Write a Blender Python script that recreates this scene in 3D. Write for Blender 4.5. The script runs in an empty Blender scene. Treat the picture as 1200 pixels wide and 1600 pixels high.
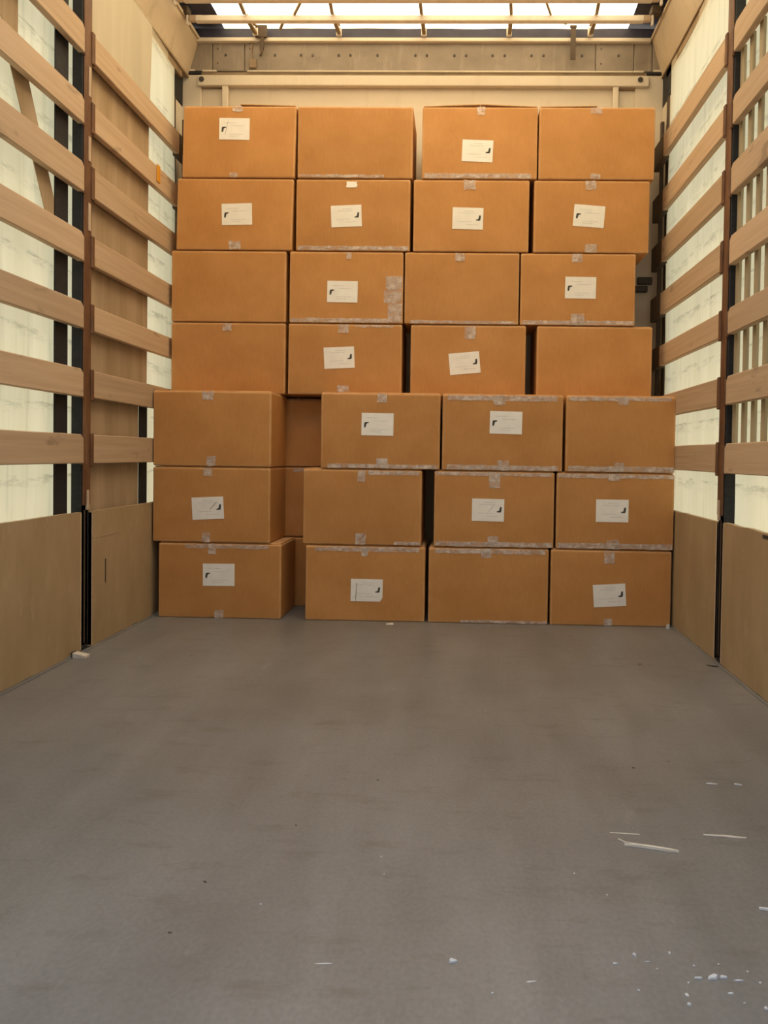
import bpy, bmesh, math, random
from mathutils import Vector, Matrix, noise

# ------------------------------------------------------------------ camera, sky, sun, exposure
scene = bpy.context.scene
COL = scene.collection
YAW, PITCH, ROLL = math.radians(1.45), math.radians(1.35), math.radians(0.847)
fwd = Vector((-math.sin(YAW) * math.cos(PITCH), math.cos(YAW) * math.cos(PITCH), -math.sin(PITCH)))
rt0 = Vector((math.cos(YAW), math.sin(YAW), 0))
up0 = rt0.cross(fwd)
rt = math.cos(ROLL) * rt0 + math.sin(ROLL) * up0
up = -math.sin(ROLL) * rt0 + math.cos(ROLL) * up0
cam_data = bpy.data.cameras.new('camera')
cam = bpy.data.objects.new('camera', cam_data)
COL.objects.link(cam)
cam.matrix_world = Matrix(((rt.x, up.x, -fwd.x, 0.242), (rt.y, up.y, -fwd.y, 0.0), (rt.z, up.z, -fwd.z, 0.796), (0, 0, 0, 1)))
cam_data.sensor_fit = 'VERTICAL'
cam_data.sensor_height = 36.0
cam_data.lens = 27.0
cam_data.shift_x = (600 - 690) / 1600
cam_data.shift_y = (741 - 800) / 1600
cam_data.clip_start = 0.05
scene.camera = cam

world = bpy.data.worlds.new('sky')
scene.world = world
world.use_nodes = True
wn = world.node_tree
wn.nodes['Background'].inputs['Color'].default_value = (0.47, 0.68, 1.0, 1)
wn.nodes['Background'].inputs['Strength'].default_value = 1.6

sun_data = bpy.data.lights.new('sun', 'SUN')
sun_data.energy = 16.0
sun_data.angle = math.radians(1.0)
sun_data.color = (1.0, 0.88, 0.70)
sun = bpy.data.objects.new('sun', sun_data)
COL.objects.link(sun)
sun.rotation_euler = Vector((-0.04, -0.65, -1.0)).to_track_quat('-Z', 'Y').to_euler()   # high, from the right and ahead

scene.view_settings.view_transform = 'Standard'
scene.view_settings.look = 'None'
scene.view_settings.gamma = 1.0
scene.view_settings.use_curve_mapping = False
scene.view_settings.exposure = 0.38

# ------------------------------------------------------------------ materials
class Mat:
    def __init__(self, name):
        self.m = bpy.data.materials.new(name)
        self.m.use_nodes = True
        self.t = self.m.node_tree
        self.b = self.t.nodes['Principled BSDF']
        self.out = self.t.nodes['Material Output']
        self._c = None

    def n(self, typ, **kw):
        nd = self.t.nodes.new(typ)
        for k, v in kw.items():
            setattr(nd, k, v)
        return nd

    def link(self, a, b):
        self.t.links.new(a, b)

    def coord(self, kind='Object'):
        if self._c is None:
            self._c = self.n('ShaderNodeTexCoord')
        return self._c.outputs[kind]

    def world_pos(self):
        return self.n('ShaderNodeNewGeometry').outputs['Position']

    def noise(self, src, scale=(1, 1, 1), detail=4, rough=0.55, offset_random=True):
        mp = self.n('ShaderNodeMapping')
        mp.inputs['Scale'].default_value = scale
        self.link(src, mp.inputs['Vector'])
        if offset_random:
            oi = self.n('ShaderNodeObjectInfo')
            mul = self.n('ShaderNodeMath', operation='MULTIPLY')
            mul.inputs[1].default_value = 37.0
            self.link(oi.outputs['Random'], mul.inputs[0])
            self.link(mul.outputs[0], mp.inputs['Location'])
        nz = self.n('ShaderNodeTexNoise')
        nz.inputs['Scale'].default_value = 1.0
        nz.inputs['Detail'].default_value = detail
        nz.inputs['Roughness'].default_value = rough
        self.link(mp.outputs[0], nz.inputs['Vector'])
        return nz.outputs['Fac']

    def ramp(self, fac, stops):
        r = self.n('ShaderNodeValToRGB')
        el = r.color_ramp.elements
        while len(el) < len(stops):
            el.new(0.5)
        for e, (p, c) in zip(el, stops):
            e.position = p
            e.color = (c[0], c[1], c[2], 1) if not isinstance(c, (int, float)) else (c, c, c, 1)
        self.link(fac, r.inputs[0])
        return r.outputs[0]

    def mix(self, a, b, fac, mode='MIX'):
        mx = self.n('ShaderNodeMix', data_type='RGBA', blend_type=mode)
        for idx, v in ((0, fac), (6, a), (7, b)):
            if isinstance(v, (int, float)):
                mx.inputs[idx].default_value = v
            elif isinstance(v, tuple):
                mx.inputs[idx].default_value = (*v[:3], 1)
            else:
                self.link(v, mx.inputs[idx])
        return mx.outputs[2]

    def math(self, op, a, b=None, c=None):
        nd = self.n('ShaderNodeMath', operation=op)
        for i, v in enumerate((a, b, c)):
            if v is None:
                continue
            if isinstance(v, (int, float)):
                nd.inputs[i].default_value = v
            else:
                self.link(v, nd.inputs[i])
        return nd.outputs[0]

    def base(self, c):
        if isinstance(c, tuple):
            self.b.inputs['Base Color'].default_value = (*c[:3], 1)
        else:
            self.link(c, self.b.inputs['Base Color'])
        return self

    def surf(self, rough=0.6, metal=0.0, spec=0.4):
        self.b.inputs['Roughness'].default_value = rough
        self.b.inputs['Metallic'].default_value = metal
        self.b.inputs['Specular IOR Level'].default_value = spec
        return self

    def bump(self, h, strength=0.2, dist=0.002):
        bp = self.n('ShaderNodeBump')
        bp.inputs['Strength'].default_value = strength
        bp.inputs['Distance'].default_value = dist
        self.link(h, bp.inputs['Height'])
        self.link(bp.outputs[0], self.b.inputs['Normal'])
        return self


M = {}

def make_materials():
    # cardboard: kraft brown with soft blotches, scuffs and a fine flute ripple
    a = Mat('cardboard')
    co = a.coord()
    blot = a.noise(co, (5, 5, 6), 5)
    fine = a.noise(co, (90, 90, 25), 3)
    oi = a.n('ShaderNodeObjectInfo')
    c = a.ramp(blot, [(0.3, (0.48, 0.222, 0.066)), (0.7, (0.56, 0.272, 0.090))])
    c = a.mix(c, a.ramp(fine, [(0.35, 0.96), (0.7, 1.02)]), 1.0, 'MULTIPLY')
    scuff = a.ramp(a.noise(co, (11, 11, 8), 6, 0.7), [(0.66, 0.0), (0.8, 0.5)])
    c = a.mix(c, (0.56, 0.34, 0.17), scuff)
    c = a.mix(c, a.ramp(oi.outputs['Random'], [(0, 0.93), (1, 1.04)]), 1.0, 'MULTIPLY')
    # paler arrises: rubbed edges plus bright edge highlights painted into the colour
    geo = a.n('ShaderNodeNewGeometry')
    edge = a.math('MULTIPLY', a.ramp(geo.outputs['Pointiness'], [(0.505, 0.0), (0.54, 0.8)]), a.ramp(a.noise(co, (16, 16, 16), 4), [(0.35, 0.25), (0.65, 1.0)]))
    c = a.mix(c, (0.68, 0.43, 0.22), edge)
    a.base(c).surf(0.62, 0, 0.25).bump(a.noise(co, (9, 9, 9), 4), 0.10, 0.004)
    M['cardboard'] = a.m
    a = Mat('cardboard_edge')
    a.base(a.ramp(a.noise(a.coord(), (40, 40, 40), 3), [(0.3, (0.50, 0.29, 0.13)), (0.7, (0.62, 0.40, 0.20))])).surf(0.7)
    M['cardboard_edge'] = a.m

    # clear packing tape: partly see-through, milky, wrinkled, glossy
    a = Mat('packing_tape')
    co = a.coord()
    wr = a.noise(co, (60, 60, 45), 4, 0.6)
    a.base(a.ramp(wr, [(0.3, (0.60, 0.44, 0.34)), (0.68, (0.86, 0.76, 0.68))])).surf(0.18, 0, 0.8).bump(wr, 0.5, 0.002)
    tr = a.n('ShaderNodeBsdfTransparent')
    mx = a.n('ShaderNodeMixShader')
    a.link(a.ramp(a.noise(co, (22, 22, 40), 3), [(0.35, 0.18), (0.7, 0.72)]), mx.inputs[0])
    a.link(tr.outputs[0], mx.inputs[1])
    a.link(a.b.outputs[0], mx.inputs[2])
    a.link(mx.outputs[0], a.out.inputs[0])
    M['tape'] = a.m

    a = Mat('label_paper')
    a.base(a.ramp(a.noise(a.coord(), (25, 25, 25), 3), [(0.3, (0.82, 0.79, 0.73)), (0.7, (0.88, 0.85, 0.79))])).surf(0.55)
    M['paper'] = a.m
    a = Mat('printed_ink')
    a.base(a.ramp(a.noise(a.coord(), (80, 80, 80), 2), [(0.3, (0.03, 0.03, 0.028)), (0.7, (0.07, 0.065, 0.05))])).surf(0.6)
    M['ink'] = a.m
    a = Mat('faint_print')
    a.base(a.ramp(a.noise(a.coord(), (200, 200, 60), 2), [(0.3, (0.62, 0.60, 0.56)), (0.7, (0.78, 0.76, 0.72))])).surf(0.6)
    M['faint'] = a.m
    a = Mat('pen_stroke')
    a.base(a.ramp(a.noise(a.coord(), (60, 60, 60), 2), [(0.3, (0.16, 0.14, 0.11)), (0.7, (0.45, 0.42, 0.37))])).surf(0.6)
    M['pen'] = a.m

    # slat wood: planed softwood greyed by use, grain along the length (y)
    a = Mat('slat_wood')
    co = a.coord()
    gr = a.noise(co, (30, 1.6, 55), 5, 0.6)
    c = a.ramp(gr, [(0.25, (0.46, 0.325, 0.205)), (0.55, (0.54, 0.39, 0.255)), (0.8, (0.60, 0.45, 0.305))])
    knot = a.ramp(a.noise(co, (9, 5, 14), 3), [(0.28, 0.55), (0.36, 1.0)])
    c = a.mix(c, knot, 0.7, 'MULTIPLY')
    oi = a.n('ShaderNodeObjectInfo')
    c = a.mix(c, a.ramp(oi.outputs['Random'], [(0, 0.84), (1, 1.06)]), 1.0, 'MULTIPLY')
    a.base(c).surf(0.7, 0, 0.25).bump(gr, 0.25, 0.002)
    M['wood'] = a.m

    a = Mat('plywood')
    co = a.coord()
    st = a.noise(co, (4, 5, 2.2), 6, 0.65)
    c = a.ramp(st, [(0.25, (0.31, 0.22, 0.115)), (0.55, (0.385, 0.275, 0.155)), (0.8, (0.45, 0.34, 0.205))])
    scr = a.ramp(a.noise(co, (14, 20, 6), 6, 0.75), [(0.58, 0.0), (0.78, 0.6)])
    c = a.mix(c, (0.52, 0.42, 0.28), scr)
    a.base(c).surf(0.6, 0, 0.3).bump(st, 0.15, 0.003)
    M['plywood'] = a.m

    # trailer floor: worn, coated boards, warm grey-brown with tyre-dark and pale worn areas
    a = Mat('trailer_floor')
    co = a.coord()
    big = a.noise(co, (1.3, 0.9, 1), 6, 0.6, False)
    st = a.noise(co, (7, 1.2, 1), 6, 0.65, False)
    gr = a.noise(co, (120, 90, 1), 3, 0.5, False)
    c = a.ramp(big, [(0.3, (0.142, 0.134, 0.122)), (0.7, (0.216, 0.208, 0.196))])
    c = a.mix(c, a.ramp(st, [(0.3, 0.86), (0.7, 1.10)]), 1.0, 'MULTIPLY')
    c = a.mix(c, a.ramp(gr, [(0.3, 0.90), (0.7, 1.08)]), 1.0, 'MULTIPLY')
    dk = a.ramp(a.noise(co, (5, 14, 1), 5, 0.7, False), [(0.55, 0.0), (0.74, 0.5)])
    c = a.mix(c, (0.08, 0.065, 0.05), dk)
    pale = a.ramp(a.noise(co, (9, 3, 1), 6, 0.7, False), [(0.62, 0.0), (0.80, 0.35)])
    c = a.mix(c, (0.36, 0.35, 0.33), pale)
    a.base(c).surf(0.40, 0, 0.7).bump(a.noise(co, (40, 25, 1), 4, 0.6, False), 0.10, 0.003)
    M['floor'] = a.m

    def paint(name, dark, light, sc=(3, 3, 5), rough=0.5, stain=(0.35, 0.27, 0.18), amt=0.3):
        a = Mat(name)
        co = a.world_pos()
        c = a.ramp(a.noise(co, sc, 5), [(0.3, dark), (0.7, light)])
        d = a.ramp(a.noise(co, (18, 18, 2.5), 5, 0.65), [(0.55, 0.0), (0.8, amt)])
        c = a.mix(c, stain, d)
        a.base(c).surf(rough, 0, 0.4)
        return a.m
    M['cream'] = paint('cream_paint', (0.55, 0.485, 0.38), (0.63, 0.56, 0.445))
    M['grey_panel'] = paint('dirty_grey_metal', (0.20, 0.165, 0.125), (0.29, 0.24, 0.185), (6, 6, 8), 0.55, (0.50, 0.43, 0.34), 0.5)
    M['rail'] = paint('roof_rail_metal', (0.44, 0.35, 0.235), (0.56, 0.46, 0.32), (4, 2, 6), 0.5, (0.22, 0.15, 0.09), 0.45)
    M['track'] = paint('grimy_track', (0.16, 0.105, 0.055), (0.34, 0.25, 0.145), (20, 9, 30), 0.7, (0.04, 0.025, 0.012), 0.6)
    M['facade'] = paint('added_wall_render', (0.085, 0.072, 0.055), (0.11, 0.092, 0.072), (0.5, 0.5, 0.5), 0.8)  # surface of the unseen wall added to shape the light
    M['bow'] = paint('bow_metal', (0.62, 0.54, 0.44), (0.74, 0.66, 0.54), (9, 9, 9), 0.4)
    M['bar'] = paint('brown_bar', (0.20, 0.14, 0.08), (0.30, 0.22, 0.13), (9, 9, 9), 0.6)
    M['rust'] = paint('rusty_steel', (0.085, 0.034, 0.014), (0.17, 0.078, 0.035), (20, 20, 9), 0.6, (0.30, 0.19, 0.11), 0.6)
    M['dark_steel'] = paint('dark_brown_steel', (0.05, 0.032, 0.018), (0.085, 0.055, 0.03), (15, 15, 9), 0.6, (0.12, 0.08, 0.05), 0.4)
    M['pale_steel'] = paint('worn_pale_steel', (0.42, 0.30, 0.20), (0.55, 0.42, 0.30), (20, 20, 12), 0.5, (0.2, 0.1, 0.05), 0.4)
    M['black'] = paint('black_webbing_and_shade', (0.010, 0.010, 0.012), (0.020, 0.020, 0.022), (30, 30, 60), 0.7, (0.03, 0.03, 0.03), 0.3)
    M['blue'] = paint('dark_blue_tarp', (0.028, 0.028, 0.05), (0.055, 0.055, 0.085), (8, 8, 8), 0.5, (0.10, 0.09, 0.08), 0.3)
    M['bolt'] = paint('dark_bolt', (0.03, 0.025, 0.02), (0.06, 0.05, 0.04))
    M['orange'] = paint('orange_plastic', (0.62, 0.27, 0.02), (0.75, 0.36, 0.04))
    M['splinter'] = paint('pale_wood_splinter', (0.55, 0.48, 0.38), (0.70, 0.63, 0.52), (40, 40, 40))
    M['white_chip'] = paint('white_scrap', (0.46, 0.46, 0.45), (0.62, 0.62, 0.61), (60, 60, 60))
    M['dark_chip'] = paint('dark_scrap', (0.05, 0.04, 0.03), (0.09, 0.07, 0.05), (60, 60, 60))

    a = Mat('asphalt')
    a.base(a.ramp(a.noise(a.world_pos(), (30, 30, 30), 5, 0.6, False), [(0.3, (0.12, 0.115, 0.105)), (0.7, (0.20, 0.19, 0.175))])).surf(0.85)
    M['asphalt'] = a.m

    # tarpaulin: woven PVC that lets daylight through
    def tarp(name, dark, light, trans, dirt=True, z0=2.345, pitch=0.2655, through=None):
        a = Mat(name)
        pos = a.world_pos()
        c = a.ramp(a.noise(pos, (1, 9, 1.0), 5, 0.6, False), [(0.3, dark), (0.7, light)])
        if dirt:
            sep = a.n('ShaderNodeSeparateXYZ')
            a.link(pos, sep.inputs[0])
            wob = a.noise(pos, (1, 6, 3), 3, 0.5, False)
            zz = a.math('ADD', sep.outputs[2], a.math('MULTIPLY', wob, 0.02))
            fr = a.math('FRACT', a.math('DIVIDE', a.math('SUBTRACT', z0, zz), pitch))
            rub = a.ramp(fr, [(0.12, 0.0), (0.150, 1.0), (0.175, 0.7), (0.34, 0.0)])
            pat = a.ramp(a.noise(pos, (1, 7, 34), 6, 0.75, False), [(0.47, 0.0), (0.68, 0.7)])
            c = a.mix(c, (0.16, 0.15, 0.10), a.math('MULTIPLY', rub, pat))
            drip = a.ramp(a.noise(pos, (1, 22, 1.6), 5, 0.65, False), [(0.55, 0.0), (0.80, 0.35)])
            c = a.mix(c, (0.30, 0.28, 0.19), drip)
        df = a.n('ShaderNodeBsdfDiffuse')
        tl = a.n('ShaderNodeBsdfTranslucent')
        a.link(c, df.inputs[0])
        if through:
            tl.inputs[0].default_value = (*through, 1)
            tc = a.mix(c, through, 1.0, 'MULTIPLY')
            a.link(tc, tl.inputs[0])
        else:
            a.link(c, tl.inputs[0])
        mx = a.n('ShaderNodeMixShader')
        mx.inputs[0].default_value = trans
        a.link(df.outputs[0], mx.inputs[1])
        a.link(tl.outputs[0], mx.inputs[2])
        a.link(mx.outputs[0], a.out.inputs[0])
        a.t.nodes.remove(a.b)
        return a.m
    M['curtain'] = tarp('curtain_tarp', (0.80, 0.78, 0.62), (0.90, 0.88, 0.74), 0.64, True, 2.345, 0.2655, (1.0, 0.83, 0.56))
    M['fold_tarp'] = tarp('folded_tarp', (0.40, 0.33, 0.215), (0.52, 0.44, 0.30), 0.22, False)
    M['cream_tarp'] = tarp('cream_tarp', (0.50, 0.45, 0.34), (0.60, 0.54, 0.42), 0.10, False)
    M['tan_tarp'] = tarp('tan_tarp', (0.36, 0.26, 0.155), (0.50, 0.38, 0.25), 0.06, False)
    M['roof'] = tarp('roof_tarp', (0.86, 0.84, 0.78), (0.92, 0.90, 0.84), 0.6, False, 0, 1, (1.0, 0.83, 0.58))

make_materials()

# ------------------------------------------------------------------ mesh helpers
def link(name, mesh, mat, parent=None, smooth=False):
    o = bpy.data.objects.new(name, mesh)
    COL.objects.link(o)
    if mat is not None:
        mesh.materials.append(M[mat])
    if parent is not None:
        o.parent = parent
    if smooth:
        for p in mesh.polygons:
            p.use_smooth = True
    return o

def from_bm(name, bm, mat, parent=None, smooth=False):
    me = bpy.data.meshes.new(name)
    bmesh.ops.recalc_face_normals(bm, faces=bm.faces)
    bm.to_mesh(me)
    bm.free()
    return link(name, me, mat, parent, smooth)

def bm_box(bm, x0, x1, y0, y1, z0, z1, bev=0.0, seg=1):
    vs = [bm.verts.new(p) for p in ((x0, y0, z0), (x1, y0, z0), (x1, y1, z0), (x0, y1, z0), (x0, y0, z1), (x1, y0, z1), (x1, y1, z1), (x0, y1, z1))]
    fs = [bm.faces.new([vs[i] for i in f]) for f in ((0, 3, 2, 1), (4, 5, 6, 7), (0, 1, 5, 4), (1, 2, 6, 5), (2, 3, 7, 6), (3, 0, 4, 7))]
    if bev:
        es = list({e for f in fs for e in f.edges})
        bmesh.ops.bevel(bm, geom=es, offset=bev, segments=seg, affect='EDGES', profile=0.5)
    return vs

def box(name, x0, x1, y0, y1, z0, z1, mat, parent=None, bev=0.002, seg=1):
    bm = bmesh.new()
    bm_box(bm, min(x0, x1), max(x0, x1), min(y0, y1), max(y0, y1), min(z0, z1), max(z0, z1), bev, seg)
    return from_bm(name, bm, mat, parent)

def prism_y(name, prof, y0, y1, mat, parent=None):
    """profile of (x, z) points extruded along y"""
    bm = bmesh.new()
    a = [bm.verts.new((x, y0, z)) for x, z in prof]
    b = [bm.verts.new((x, y1, z)) for x, z in prof]
    bm.faces.new(a)
    bm.faces.new(b[::-1])
    n = len(prof)
    for i in range(n):
        bm.faces.new((a[i], a[(i + 1) % n], b[(i + 1) % n], b[i]))
    return from_bm(name, bm, mat, parent)

def prism_x(name, prof, x0, x1, mat, parent=None):
    """profile of (y, z) points extruded along x"""
    bm = bmesh.new()
    a = [bm.verts.new((x0, y, z)) for y, z in prof]
    b = [bm.verts.new((x1, y, z)) for y, z in prof]
    bm.faces.new(a)
    bm.faces.new(b[::-1])
    n = len(prof)
    for i in range(n):
        bm.faces.new((a[i], a[(i + 1) % n], b[(i + 1) % n], b[i]))
    return from_bm(name, bm, mat, parent)

def bar(name, p, q, w, h, mat, parent=None):
    """rectangular bar from p to q, w wide, h deep"""
    p, q = Vector(p), Vector(q)
    d = (q - p).normalized()
    ref = Vector((0, 0, 1)) if abs(d.z) < 0.9 else Vector((0, 1, 0))
    s = d.cross(ref).normalized() * w / 2
    u = s.cross(d).normalized() * h / 2
    bm = bmesh.new()
    a = [bm.verts.new(p + k) for k in (s + u, s - u, -s - u, -s + u)]
    b = [bm.verts.new(q + k) for k in (s + u, s - u, -s - u, -s + u)]
    bm.faces.new(a)
    bm.faces.new(b[::-1])
    for i in range(4):
        bm.faces.new((a[i], a[(i + 1) % 4], b[(i + 1) % 4], b[i]))
    return from_bm(name, bm, mat, parent)

def disc_y(name, x, y, z, r, t, mat, parent=None, n=12):
    """short cylinder with its axis along y, its face towards -y"""
    bm = bmesh.new()
    a = [bm.verts.new((x + r * math.cos(2 * math.pi * i / n), y - t, z + r * math.sin(2 * math.pi * i / n))) for i in range(n)]
    b = [bm.verts.new((v.co.x, y, v.co.z)) for v in a]
    bm.faces.new(a)
    bm.faces.new(b[::-1])
    for i in range(n):
        bm.faces.new((a[i], a[(i + 1) % n], b[(i + 1) % n], b[i]))
    return from_bm(name, bm, mat, parent)

def empty(name, loc, label, cat, group=None, rz=0.0):
    o = bpy.data.objects.new(name, None)
    o.empty_display_size = 0.1
    COL.objects.link(o)
    o.location = loc
    o.rotation_euler = (0, 0, rz)
    tag(o, label, cat, group)
    return o

def tag(o, label, cat, group=None):
    o['label'] = label
    o['category'] = cat
    if group:
        o['group'] = group
    return o

def structure(o, label=None):
    o['kind'] = 'structure'
    if label:
        o['label'] = label
    return o

# ------------------------------------------------------------------ the trailer shell
Y_REAR, Y_ROOF, Y_HEAD = 0.40, 1.90, 4.30   # rear sill, rear edge of the drawn roof tarpaulin, bulkhead
SLAT_TOP = [2.452, 2.176, 1.922, 1.649, 1.377, 1.117, 0.861]
SLAT_BOT = [2.343, 2.070, 1.808, 1.539, 1.276, 1.008, 0.746]

def build_floor():
    bm = bmesh.new()
    bm_box(bm, -1.36, 1.36, Y_REAR, 4.34, -0.06, 0.0, 0.0)
    f = structure(from_bm('floor', bm, 'floor'), 'worn grey-brown trailer floor')
    # narrow steel edge strips where the floor meets the drop sides
    for s, x in ((-1, -1.243), (1, 1.256)):
        box('edge_strip', x - 0.008, x + 0.008, Y_REAR, 3.64, 0.0, 0.004, 'floor', f, 0.002)

build_floor()

def build_ground():
    bm = bmesh.new()
    vs = [bm.verts.new(p) for p in ((-40, -40, -1.15), (40, -40, -1.15), (40, 40, -1.15), (-40, 40, -1.15))]  # unseen ground, added to block light from below and bounce the sun
    bm.faces.new(vs)
    structure(from_bm('ground', bm, 'asphalt'), 'unseen grey asphalt ground added below the trailer to shape the light')

build_ground()

def build_light_wall():
    # unseen wall added behind the open end to bounce warm light, block low sky
    f = structure(box('added_light_wall', -22, 22, -10.0, -9.6, -1.15, 10.0, 'facade', None, 0.02), 'unseen plain beige wall added behind the trailer to shape the light')
    box('added_wall_coping', -22.1, 22.1, -10.05, -9.5, 10.0, 10.2, 'rail', f, 0.02)

build_light_wall()

def curtain_mesh(side, y_pleat_end=None):
    """a hanging sheet with slow waves, and real pleats behind the near right bay"""
    bm = bmesh.new()
    ys = []
    y = Y_REAR
    while y < 4.09:
        ys.append(y)
        y += 0.012 if y > 1.6 else 0.05
    ys.append(4.095)
    zs = [-0.1 + 0.1 * i for i in range(32)]
    rows = []
    for yy in ys:
        row = []
        for z in zs:
            d = 0.006 * math.sin(yy * 5.1 + side) + 0.004 * math.sin(z * 4.0 + yy * 2.3)
            if y_pleat_end and yy < y_pleat_end:
                t = math.sin((yy - 2.966) * 2 * math.pi / 0.094)
                sq = max(-1.0, min(1.0, t * 2.6))
                fade = max(0.0, min(1.0, (z - 0.62) / 0.2))
                d += 0.020 * (1 - sq) * fade
            row.append(bm.verts.new((side * (1.305 + d), yy, z)))
        rows.append(row)
    for a, b in zip(rows[:-1], rows[1:]):
        for i in range(len(zs) - 1):
            bm.faces.new((a[i], a[i + 1], b[i + 1], b[i]))
    return bm

def patch_x(name, x, pts, mat, parent, t=0.003):
    """thin sheet hung against a side curtain: polygon of (y, z) points"""
    return prism_x(name, pts, x - t / 2, x + t / 2, mat, parent)

def build_side_walls():
    wl = structure(from_bm('wall_left', curtain_mesh(-1), 'curtain', None, True), 'pale translucent tarpaulin curtain on the left side')
    wr = structure(from_bm('wall_right', curtain_mesh(1), 'curtain', None, True), 'pale translucent tarpaulin curtain on the right side, pleated near the opening')
    # tan printed areas of the left curtain
    patch_x('tan_panel', -1.290, [(3.06, -0.05), (3.60, -0.05), (3.60, 1.06), (3.695, 1.07), (3.705, 2.39), (3.06, 2.39)], 'tan_tarp', wl)
    patch_x('cream_panel', -1.290, [(3.06, 2.395), (3.71, 2.395), (3.74, 2.86), (3.06, 2.86)], 'cream_tarp', wl)
    patch_x('tan_panel', -1.290, [(2.42, 2.34), (2.50, 2.22), (2.61, 2.20), (2.612, 2.80), (2.42, 2.80)], 'tan_tarp', wl)
    patch_x('diagonal_band', -1.290, [(2.555, 2.11), (2.665, 2.11), (2.880, 1.66), (2.790, 1.66)], 'tan_tarp', wl)
    # dark webbing straps
    patch_x('webbing_strap', -1.287, [(2.845, 0.2), (2.940, 0.2), (2.940, 2.86), (2.845, 2.86)], 'black', wl, 0.004)
    patch_x('webbing_strap', -1.285, [(3.600, 0.2), (3.690, 0.2), (3.690, 1.06), (3.600, 1.06)], 'black', wl, 0.004)
    # the right curtain hangs in stiff vertical folds behind the near bay: darker doubled strips
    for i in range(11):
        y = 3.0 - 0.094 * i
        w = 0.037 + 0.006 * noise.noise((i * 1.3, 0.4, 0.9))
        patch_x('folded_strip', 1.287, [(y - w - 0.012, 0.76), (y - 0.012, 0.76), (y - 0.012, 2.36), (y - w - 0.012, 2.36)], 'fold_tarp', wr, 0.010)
    return wl, wr

WALL_L, WALL_R = build_side_walls()

def build_wall_front():
    w = structure(box('wall_front', -1.37, 1.37, 4.30, 4.34, -0.05, 3.14, 'cream', None, 0.0), 'cream painted steel front bulkhead of the trailer')
    # dirty grey upper panels between two rails
    xs = [-1.345, -1.175, -0.995, 0.945, 1.155, 1.255, 1.335]
    for a, b in zip(xs[:-1], xs[1:]):
        p = box('upper_panel', a + 0.002, b - 0.002, 4.286, 4.30, 2.918, 3.089, 'grey_panel', w, 0.003)
        for px in (-1.10, -0.905, -0.825, -0.68, -0.615, -0.47, -0.405, -0.255, -0.045, 0.018, 0.17, 0.235, 0.38, 0.447, 0.594, 0.66, 0.87, 1.07):
            if a < px < b:
                disc_y('screw', px, 4.286, 3.004, 0.007, 0.003, 'bolt', p, 8)
        if abs(a) > 0.9 and b - a > 0.15:
            for dz in (2.96, 3.04, 3.07):
                disc_y('screw', a + 0.03, 4.286, dz, 0.004, 0.002, 'bolt', p, 8)
    box('gap_shade_strip', -1.33, 1.33, 4.290, 4.30, 2.880, 2.912, 'bar', w, 0.0)  # solid brown strip standing in for the shade in this gap
    lip = box('lower_lip', -0.98, 1.15, 4.280, 4.292, 2.912, 2.920, 'cream', w, 0.002)
    box('lower_lip', -1.33, -1.27, 4.278, 4.292, 2.912, 2.924, 'cream', w, 0.002)
    box('lower_lip', -1.23, -1.15, 4.278, 4.292, 2.912, 2.921, 'cream', w, 0.002)
    box('lower_lip', 1.15, 1.21, 4.278, 4.292, 2.912, 2.921, 'cream', w, 0.002)
    box('lower_lip', 1.26, 1.32, 4.278, 4.292, 2.914, 2.926, 'cream', w, 0.002)
    box('slot', -1.325, -1.235, 4.276, 4.292, 2.898, 2.914, 'black', w, 0.003)
    box('slot', 1.225, 1.325, 4.276, 4.292, 2.900, 2.914, 'black', w, 0.003)
    # cream cross beam with a bolt at each end
    bmn = box('cross_beam', -1.25, 1.235, 4.262, 4.30, 2.828, 2.885, 'cream', w, 0.005, 2)
    disc_y('bolt', -1.226, 4.262, 2.860, 0.014, 0.006, 'bolt', bmn)
    disc_y('bolt', 1.186, 4.262, 2.862, 0.014, 0.006, 'bolt', bmn)
    # corner plates, uprights and the recessed panel's frame
    box('corner_plate', -1.345, -1.235, 4.284, 4.30, 0.0, 2.897, 'cream', w, 0.004)
    box('corner_plate', 1.165, 1.325, 4.284, 4.30, 0.0, 2.897, 'cream', w, 0.004)
    box('upright', -1.115, -1.080, 4.268, 4.30, 0.0, 2.846, 'cream', w, 0.005, 2)
    box('upright', 1.040, 1.072, 4.268, 4.30, 0.0, 2.846, 'cream', w, 0.005, 2)
    box('ledge', -1.235, -1.118, 4.280, 4.30, 2.824, 2.832, 'bar', w, 0.002)
    box('ledge', 1.075, 1.165, 4.280, 4.30, 2.820, 2.829, 'bar', w, 0.002)
    box('top_rail', -1.27, 1.24, 4.262, 4.30, 3.069, 3.090, 'cream', w, 0.004, 2)
    # latch fittings low on the right upright
    box('latch', 1.195, 1.275, 4.262, 4.284, 1.755, 1.795, 'bolt', w, 0.004)
    box('latch', 1.170, 1.250, 4.255, 4.284, 1.712, 1.745, 'bolt', w, 0.004)
    return w

build_wall_front()

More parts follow.
